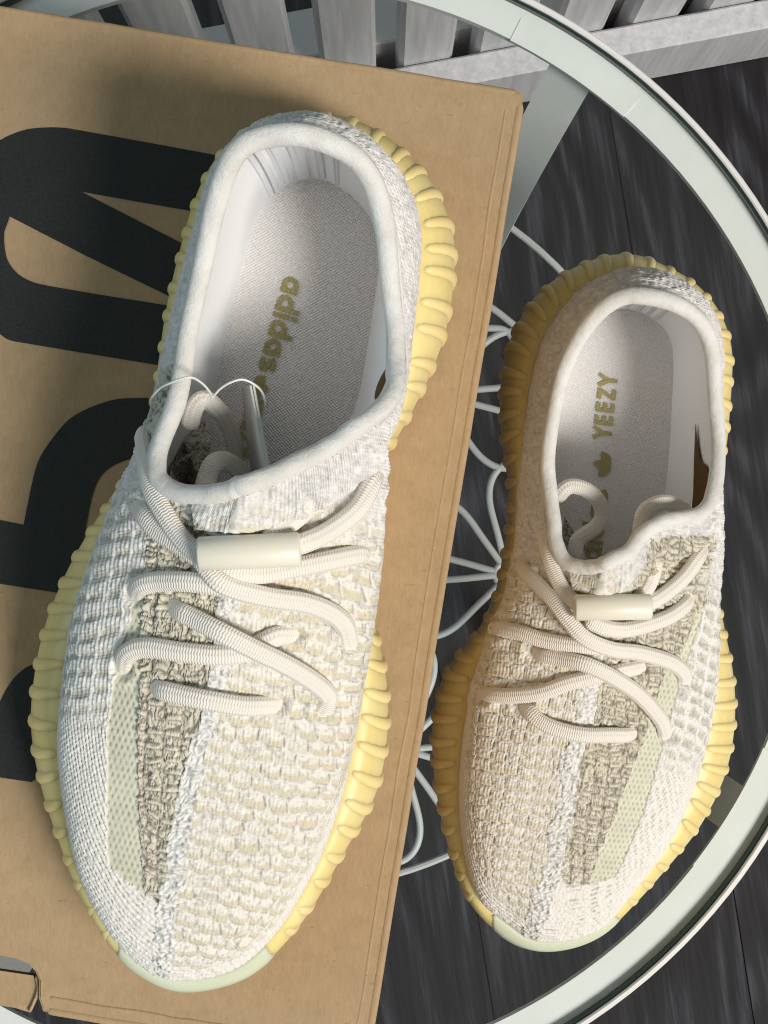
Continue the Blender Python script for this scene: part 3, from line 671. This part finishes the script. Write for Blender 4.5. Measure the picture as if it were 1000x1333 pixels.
    spring = np.interp(aa_s, [0, .08, .28, .9, 1], [.011, .007, 0, 0, .004])
    bz = base+spring
    def z_(A_, z): B_ = A_.copy(); B_[:, 2] = z; return B_
    prof = [z_(S-os_*.014, bz), z_(S-os_*.005, bz), z_(S-os_*.0018, bz+.0012), z_(S-os_*.0004, bz+.005)]
    mid = S.copy(); prof.append(mid)
    for q in (.2, .4, .6, .8, 1.0):      # shoulder from the widest line up to the upper
        x = 1-(1-q)**1.0; zz = S[:, 2]+(F[:, 2]-S[:, 2])*np.sin(q*np.pi/2)**.9
        pt = S+(F-S)*(1-np.cos(q*np.pi/2))**.85; pt[:, 2] = zz; prof.append(pt)
    prof += [z_(F-o*.004, F[:, 2]-.0005), z_(F-o*.0058, F[:, 2]-.004), z_(F-o*.0062, base+.0125)]
    SP = np.stack(prof, 1)
    sole = bigmesh('sole', SP, gridfaces(n, SP.shape[1], True), M_rub, root)
    me = sole.data; bm = bmesh.new(); bm.from_mesh(me); bm.verts.ensure_lookup_table()
    for j in (0, SP.shape[1]-1):
        try: bm.faces.new([bm.verts[i*SP.shape[1]+j] for i in range(n)])
        except ValueError: pass
    bmesh.ops.recalc_face_normals(bm, faces=bm.faces); bm.to_mesh(me); bm.free()
    me.polygons.foreach_set('use_smooth', [True]*len(me.polygons))
    # ribs, each a rounded bar up the side of the sole
    L = np.r_[0, np.cumsum(np.linalg.norm(np.roll(S, -1, 0)-S, axis=1))]
    nr = int(L[-1]/.0096)
    for k in range(nr):
        i = int(np.searchsorted(L, (k+.5)*L[-1]/nr)) % n
        if aa_s[i] < .065: continue
        c = SP[i]; path = np.array([c[2], c[3], c[4], c[5], c[6], c[7], c[8], c[8]*.45+c[9]*.55])-os_[i]*.0007-np.array([0, 0, .0004])
        thin = min(1, .55+aa_s[i]*2.2)
        sweep('rib', path, .0054, .0040*thin, M_rib, sole, np.tile(os_[i]*.8+np.array([0, 0, .6]), (len(path), 1)), 22, 12, True, fall=.45)
    # pale rubber cap round the toe
    tl = [i for i in range(n) if aa_s[i] < .05]; sel = sorted(tl, key=lambda i: i if i < n/2 else i-n)
    V = []
    for q, i in enumerate(sel):
        e = min(q, len(sel)-1-q); th = .0005*min(1, .4+e/6)
        c = SP[i]; V.append([c[3]+os_[i]*th, c[4]+os_[i]*th*1.3, c[5]+os_[i]*th*1.2, c[7]+os_[i]*th+np.array([0, 0, .0006]), c[9]+o[i]*.0003+np.array([0, 0, .0006]), c[9]-o[i]*.0010+np.array([0, 0, .0002]), c[9]-o[i]*.002-np.array([0, 0, .002]), c[4]-os_[i]*.002, c[3]-os_[i]*.002])
    V = np.array(V); V = np.concatenate([V, V[:, :1]], 1); k9 = V.shape[1]
    f = [tuple(q) for q in gridfaces(len(sel), k9)]+[tuple(range(k9-1)), tuple((len(sel)-1)*k9+j for j in range(k9-1))]
    tc = mesh('toe_cap', V.reshape(-1, 3), f, M_toe, sole)
    # ---- collar roll
    n = 420; S, F, Cc, aa_c = resamp(n); o = gsm(outward(F), 7)
    cth = np.arange(n)/n*2*np.pi; wob = (vnoise(9+7*np.cos(cth), 9+7*np.sin(cth), 3)-.5)*.0010; wob = gsm(wob[:, None], 3)
    csize = .0057 if key == 'L' else .0056
    heelw = np.interp(aa_c, [0, .55, .8, 1], [1, 1, 1.05, 1.18])
    seg = 16; a_ = np.linspace(0, 2*np.pi, seg+1)
    Tn = np.roll(Cc, -1, 0)-np.roll(Cc, 1, 0); Tn /= np.linalg.norm(Tn, axis=1)[:, None]
    oc = gsm(outward(Cc), 3); upv = np.cross(Tn, oc); upv *= np.sign(upv[:, 2:3])
    sz = csize/2*heelw[:, None]*(1+.10*(vnoise(9+5*np.cos(cth), 9+5*np.sin(cth), 5)-.5)[:, None])
    CP = (Cc+wob*oc)[:, None]+oc[:, None]*(np.cos(a_)[None, :, None]*sz[:, None])+upv[:, None]*(np.sin(a_)[None, :, None]*sz[:, None]*.92)
    Lc = np.r_[0, np.cumsum(np.linalg.norm(np.diff(Cc, axis=0), axis=1))]
    bigmesh('collar', CP, gridfaces(n, seg+1, True), M_collar, root, np.stack([np.tile(Lc[:, None], (1, seg+1)), np.tile(a_[None]/(2*np.pi)*.02, (n, 1))], -1))
    # stitched piping just outside the roll
    pip = Cc+oc*csize*.50+upv*-.0022
    sweep('collar_seam', pip, .0013, .0013, M_collar, root, upv, 420, 6, False, True)
    sv, sf = [], []; step = .0034; Ls = np.r_[0, np.cumsum(np.linalg.norm(np.diff(pip, axis=0), axis=1))]
    for q in np.arange(0, Ls[-1], step):
        i = min(int(np.searchsorted(Ls, q)), n-2)
        if aa_c[i] > .55: continue
        c_ = Cc[i]+wob[i]*oc[i]+oc[i]*math.cos(.25)*sz[i]*1.0+upv[i]*math.sin(-.25)*sz[i]*.9; tq = Tn[i]; b0 = len(sv)
        for du in (-.0010, .0010):
            for (dv, dw) in ((-.0004, -.0004), (.0002, -.0004), (.0003, .0003), (-.0003, .0003)): sv.append(c_+tq*du*(.7 if dw > 0 else 1)+oc[i]*dv+upv[i]*dw)
        sf += [tuple(b0+x for x in f) for f in ((3, 2, 1, 0), (4, 5, 6, 7), (0, 1, 5, 4), (1, 2, 6, 5), (2, 3, 7, 6), (3, 0, 4, 7))]
    tag(mesh('stitching', sv, sf, M_collar, root), kind='stuff')
    # ---- lining and insole
    zin = lambda a: base+np.interp(a, [0, .3, .55, 1], [.017, .019, .024, .030])
    def low(F, o):
        aL = np.clip(((F-toe)@ea)/np.linalg.norm((heel-toe)[:2]), 0, 1); B_ = F-o*.0095; B_[:, 2] = zin(aL); return B_
    Pl, al, ol = surf(300, np.linspace(0, 1, 40), inset=.0006, low=low, lift=.0045)
    bigmesh('lining', Pl, gridfaces(300, 40, True), M_lining, root); lining = root.children[-1]
    lining = [c for c in root.children if c.name.startswith('lining')][0]
    # padded strips on the inside of the heel
    hidx = int(np.argmax(al)) 
    Ph, ah, oh = surf(1200, np.linspace(0, 1, 60), inset=.0008, low=low, lift=.0045)
    hc = int(round(np.argmax(ah)))
    hc = int(np.argmin(np.linalg.norm(Ph[:, -1, :2]-up(*rows[sp['heelrow']][2], base+.1)[:2], axis=1)))
    topc = np.r_[0, np.cumsum(np.linalg.norm(np.diff(Ph[:, -1], axis=0), axis=1))]; s0 = topc[hc]
    shift = .0035 if key == 'L' else -.0010
    for k in range(5):
        lo = s0+shift+(k-2.5)*.0056+.0002; hi_ = lo+.0052
        ii = np.interp(np.linspace(lo, hi_, 14), topc, np.arange(1200)).round().astype(int)
        jj = list(range(3, 58)); hgt = np.sin(np.linspace(0, np.pi, 14))**.18
        Q = Ph[np.ix_(ii, jj)]-oh[ii][:, None]*(-.0006+.0013*hgt)[:, None, None]
        mesh('heel_strip', Q.reshape(-1, 3), gridfaces(14, len(jj)), M_strip, lining)
    # insole
    n = 260; S, F, Cc, ai = resamp(n); o = gsm(outward(F), 6); aL = np.clip(((F-toe)@ea)/np.linalg.norm((heel-toe)[:2]), 0, 1)
    E_ = F-o*.0085; cl = np.array([toe[:2]+ea[:2]*np.clip((p-toe)@ea, .05, .27) for p in E_]); m_ = 24
    ctr = np.concatenate([cl, np.zeros((n, 1))], 1)
    # centre line follows the middle of the shoe
    IP = []
    for j in range(m_+1):
        q = j/m_; X = E_*q+ctr*(1-q)
        aq = np.clip(((X-toe)@ea)/np.linalg.norm((heel-toe)[:2]), 0, 1); X[:, 2] = zin(aq)+.0012+.0035*q**6
        IP.append(X)
    IP = np.stack(IP, 1)
    uvI = np.stack([(IP-toe)@ea, (IP-toe)@eb], -1)
    insole = bigmesh('insole', IP, gridfaces(n, m_+1, True), M_insole, root, uvI)
    # ---- insole print
    def zpx(x, y):
        z = base+.027
        for _ in range(4):
            p = up(x, y, z); a = float((p-toe)@ea)/np.linalg.norm((heel-toe)[:2]); z = float(zin(np.clip(a, 0, 1)))+.0019
        return up(x, y, z)
    def stroke(pts, wpx, d, u, org, clos=False):
        """ribbon in letter space (x along the line, y up), in photo pixels"""
        pts = np.array(pts, float); m = len(pts)
        T = (np.roll(pts, -1, 0)-np.roll(pts, 1, 0)) if clos else np.gradient(pts, axis=0); T /= np.linalg.norm(T, axis=1)[:, None]+1e-9
        Nq = np.stack([-T[:, 1], T[:, 0]], 1)
        a = pts+Nq*wpx/2; b = pts-Nq*wpx/2; v = []
        for p in np.stack([a, b], 1).reshape(-1, 2): v.append(zpx(*(org+d*p[0]+u*p[1])))
        f = [(2*i, 2*i+1, 2*((i+1) % m)+1, 2*((i+1) % m)) for i in range(m if clos else m-1)]
        return v, f
    class Acc:
        def __init__(s): s.v = []; s.f = []
        def add(s, v, f, lift=0): b = len(s.v); s.v += [np.array(q)+np.array([0, 0, lift]) for q in v]; s.f += [tuple(i+b for i in q) for q in f]
    def circ(cx, cy, rx, ry, a0=0, a1=360, m=28):
        return [(cx+rx*math.cos(R(x)), cy+ry*math.sin(R(x))) for x in np.linspace(a0, a1, m, endpoint=(a1-a0) != 360)]
    def word(chars, org, d, u, X, wt):
        pen = 0.0
        for ch in chars:
            acc = Acc(); adv = X*1.12; r = X/2-wt/2; k = [0]
            def st(p, cl=False): acc.add(*stroke(p, wt, d, u, org+d*pen, cl), lift=.00006*k[0]); k[0] += 1
            if ch in 'ad':
                st(circ(X/2, X/2, r, r), True); st([(X-wt/2, 0), (X-wt/2, X if ch == 'a' else X*1.45)])
            elif ch == 'i': st([(wt/2, 0), (wt/2, X)]); st([(wt/2, X*1.15), (wt/2, X*1.45)]); adv = wt+X*.13
            elif ch == 's':
                st([(X*.78, X*.82), (X*.6, X-wt/2), (X*.3, X-wt/2), (X*.14, X*.76), (X*.22, X*.58), (X*.5, X*.5), (X*.74, X*.40), (X*.80, X*.24), (X*.62, wt/2), (X*.3, wt/2), (X*.10, X*.18)]); adv = X*.98
            elif ch == 'Y': st([(0, X), (X*.30, X*.48)]); st([(X*.60, X), (X*.30, X*.48)]); st([(X*.30, X*.50), (X*.30, 0)]); adv = X*.72
            elif ch == 'E':
                st([(wt/2, 0), (wt/2, X)])
                for yy in (wt/2, X/2, X-wt/2): st([(wt/2, yy), (X*.52, yy)])
                adv = X*.70
            elif ch == 'Z': st([(0, X-wt/2), (X*.58, X-wt/2)]); st([(X*.52, X-wt/2), (X*.06, wt/2)]); st([(0, wt/2), (X*.58, wt/2)]); adv = X*.74
            elif ch == 'T':          # three leaves over a base, cut by bands
                for ang_, ln in ((90, 1.0), (140, .92), (40, .92)):
                    ax_ = np.array([math.cos(R(ang_)), math.sin(R(ang_))]); bx_ = np.array([-ax_[1], ax_[0]]); pts = []
                    for q in np.linspace(0, 1, 12):
                        wq = .27*math.sin(math.pi*q)**.8; pts.append((q*ln*1.0, wq))
                    c0 = np.array([X*.5, X*.02]); loop = [c0+(ax_*p*1.0+bx_*w_)*X for p, w_ in pts]+[c0+(ax_*p-bx_*w_)*X for p, w_ in pts[::-1][1:-1]]
                    acc.add([zpx(*(org+d*(pen+p[0])+u*p[1])) for p in loop], [tuple(range(len(loop)))], lift=.00006*k[0]); k[0] += 1
                adv = X*1.25
            elif ch == ' ': adv = X*.4
            if acc.v:
                mesh('printed_letter', acc.v, acc.f, M_text, insole, False)
            pen += adv
    if key == 'L':
        d = np.array([-.283, .959]); u = np.array([.959, .283])
        word('adidas TYEEZY', np.array([371., 358.]), d, u, 22., 6.2)
    else:
        d = np.array([.105, -.9945]); u = np.array([-.9945, -.105])
        word('YEEZY', np.array([796., 572.]), d, u, 24., 5.2)
        word('T', np.array([794., 617.]), d, u, 23., 5.)
        word('adidas', np.array([780., 756.]), d, u, 20.5, 5.6)
    # ---- laces
    lw, lh = .0062, .0042
    for pts, lift in sp['laces']:
        p0, p1 = np.array(pts[0], float), np.array(pts[1], float); q0, q1 = np.array(pts[-1], float), np.array(pts[-2], float)
        if lift[0] < 0: pts = [tuple(p0+(p0-p1)/np.linalg.norm(p0-p1)*5)]+list(pts); lift = [lift[0]-4]+list(lift)
        if lift[-1] < 0: pts = list(pts)+[tuple(q0+(q0-q1)/np.linalg.norm(q0-q1)*5)]; lift = list(lift)+[lift[-1]-4]
        pos = []; ns = []
        for (x, y), l in zip(pts, lift):
            p, nn = hit(x, y); nn = nn*.6+np.array([0, 0, .4]); nn /= np.linalg.norm(nn)
            p = p+nn*(l*.001)
            # keep the traced position after lifting
            q = up(x, y, p[2]); pos.append(q); ns.append(nn)
        sweep('lace', pos, lw, lh, M_lace, root, ns, len(pos)*10, 18, True)
    # ---- lace lock: a short soft tube
    (xa, ya), (xb, yb) = sp['lock']; pa, na = hit((xa+xb)/2, (ya+yb)/2)
    zl = pa[2]+.0062
    ax0, ax1 = up(xa, ya, zl), up(xb, yb, zl)
    prof_n = 30; rad = .0048; a_ = np.linspace(0, 2*np.pi, prof_n, endpoint=False)
    ux = (ax1-ax0); ln = np.linalg.norm(ux); ux /= ln; uy = np.cross([0, 0, 1], ux); uz = np.cross(ux, uy)
    rings = []
    for (s_, rq) in ((.0022, .60), (0, .62), (-.0003, .90), (.0003, 1.0), (ln*.5, 1.0), (ln-.0003, 1.0), (ln+.0003, .90), (ln, .62), (ln-.0022, .60)):
        rings.append([ax0+ux*s_+uy*math.cos(x)*rad*rq+uz*math.sin(x)*rad*.86*rq for x in a_])
    V = np.array(rings).reshape(-1, 3); m = len(rings); f = []
    for i in range(m-1):
        for j in range(prof_n): f.append((i*prof_n+j, i*prof_n+(j+1) % prof_n, (i+1)*prof_n+(j+1) % prof_n, (i+1)*prof_n+j))
    mesh('lace_lock', V, f, M_lock, root)
    return root, hit, surf, lining

shoeL, hitL, surfL, linL = build_shoe('L')
shoeR, hitR, surfR, linR = build_shoe('R')
def lace_in(root, base, pts, w_=.0060, h_=.0042):
    sweep('lace', [up(x, y, base+z) for x, y, z in pts], w_, h_, M_lace, root, None, len(pts)*10, 14, True)
bL, bR = SPEC['L']['base'], SPEC['R']['base']
lace_in(shoeL, bL, [(246, 560, .066), (253, 532, .068), (266, 520, .068), (284, 534, .062), (298, 556, .055), (305, 580, .05), (306, 606, .046)], .0056, .0030)
lace_in(shoeL, bL, [(264, 645, .072), (270, 620, .068), (278, 604, .066), (292, 600, .062), (308, 610, .056), (322, 626, .05)], .0060, .0034)
lace_in(shoeR, bR, [(724, 652, .070), (734, 638, .073), (746, 633, .073), (764, 638, .072), (779, 652, .070), (784, 670, .068), (777, 685, .068), (762, 696, .070), (751, 706, .072), (749, 730, .074)])
lace_in(shoeR, bR, [(832, 700, .082), (835, 680, .083), (839, 667, .083), (850, 658, .083), (866, 654, .082), (882, 659, .078), (896, 668, .072)])
# brown inner board showing between insole and lining
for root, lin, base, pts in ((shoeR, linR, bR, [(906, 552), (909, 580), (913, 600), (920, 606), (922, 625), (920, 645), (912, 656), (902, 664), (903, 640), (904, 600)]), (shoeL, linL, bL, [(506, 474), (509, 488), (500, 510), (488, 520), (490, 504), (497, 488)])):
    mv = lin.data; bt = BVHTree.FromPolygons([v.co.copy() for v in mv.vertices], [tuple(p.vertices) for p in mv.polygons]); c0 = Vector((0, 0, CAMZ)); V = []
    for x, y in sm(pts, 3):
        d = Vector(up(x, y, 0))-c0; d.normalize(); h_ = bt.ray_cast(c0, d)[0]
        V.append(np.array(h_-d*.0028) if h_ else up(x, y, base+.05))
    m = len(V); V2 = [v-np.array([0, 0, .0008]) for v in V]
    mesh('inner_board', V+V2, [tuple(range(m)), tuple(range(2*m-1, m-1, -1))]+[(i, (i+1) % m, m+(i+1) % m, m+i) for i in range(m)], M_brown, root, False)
M_fleck = mat('flecked_inner_knit', (.45, .42, .34), .9, .1); t = NT(M_fleck); q_ = t.noise(t.obj(), 900, 2, .6)
t.put(t.b.inputs['Base Color'], t.ramp(q_, [(.40, (.20, .18, .14)), (.52, (.50, .47, .39))])); t.put(t.b.inputs['Normal'], t.bump(q_, .0015))
for root, lin, base, pts in ((shoeL, linL, bL, [(266, 545), (274, 575), (270, 605), (262, 630), (240, 640), (220, 636), (222, 610), (240, 575)]), (shoeR, linR, bR, [(735, 672), (752, 700), (752, 728), (742, 730), (732, 715)])):
    mv = lin.data; bt = BVHTree.FromPolygons([v.co.copy() for v in mv.vertices], [tuple(p.vertices) for p in mv.polygons]); c0 = Vector((0, 0, CAMZ)); V = []
    for x, y in pts:
        d = Vector(up(x, y, 0))-c0; d.normalize(); h_ = bt.ray_cast(c0, d)[0]
        V.append(np.array(h_-d*.003) if h_ else up(x, y, base+.05))
    m = len(V); V2 = [v-np.array([0, 0, .0012]) for v in V]
    mesh('tongue_edge', V+V2, [tuple(range(m)), tuple(range(2*m-1, m-1, -1))]+[(i, (i+1) % m, m+(i+1) % m, m+i) for i in range(m)], M_fleck, root, False)
# ------------------------------------------------------------------ hang tag inside the shoe on the box
ht = empty('hang_tag', tuple(up(338, 560, bL+.045))); tag(ht, 'small folded card tag on a thin clear string inside the sneaker on the box', 'hang tag')
sweep('string', [up(x, y, bL+z) for x, y, z in ((196, 520, .070), (206, 507, .077), (220, 499, .084), (246, 491, .087), (262, 498, .082), (273, 510, .076), (276, 517, .072), (287, 506, .074), (300, 498, .076), (316, 494, .076), (332, 501, .074), (342, 512, .070), (345, 528, .066), (342, 544, .06))], .0007, .0007, M_string, ht, None, 120, 8, False)
for (x0_, x1_, dx) in ((325, 347, -34), (329, 349, 4)):
    q = [up(x0_, 502, bL+.074), up(x1_, 616, bL+.074), up(x1_+dx*.6, 616, bL+.036), up(x0_+dx*.3, 505, bL+.036)]
    nrm_ = np.cross(q[1]-q[0], q[3]-q[0]); nrm_ /= np.linalg.norm(nrm_); V = q+[p+nrm_*.0006 for p in q]
    mesh('tag_card', V, [(0, 1, 2, 3), (7, 6, 5, 4), (0, 4, 5, 1), (1, 5, 6, 2), (2, 6, 7, 3), (3, 7, 4, 0)], M_tagcard, ht, False)
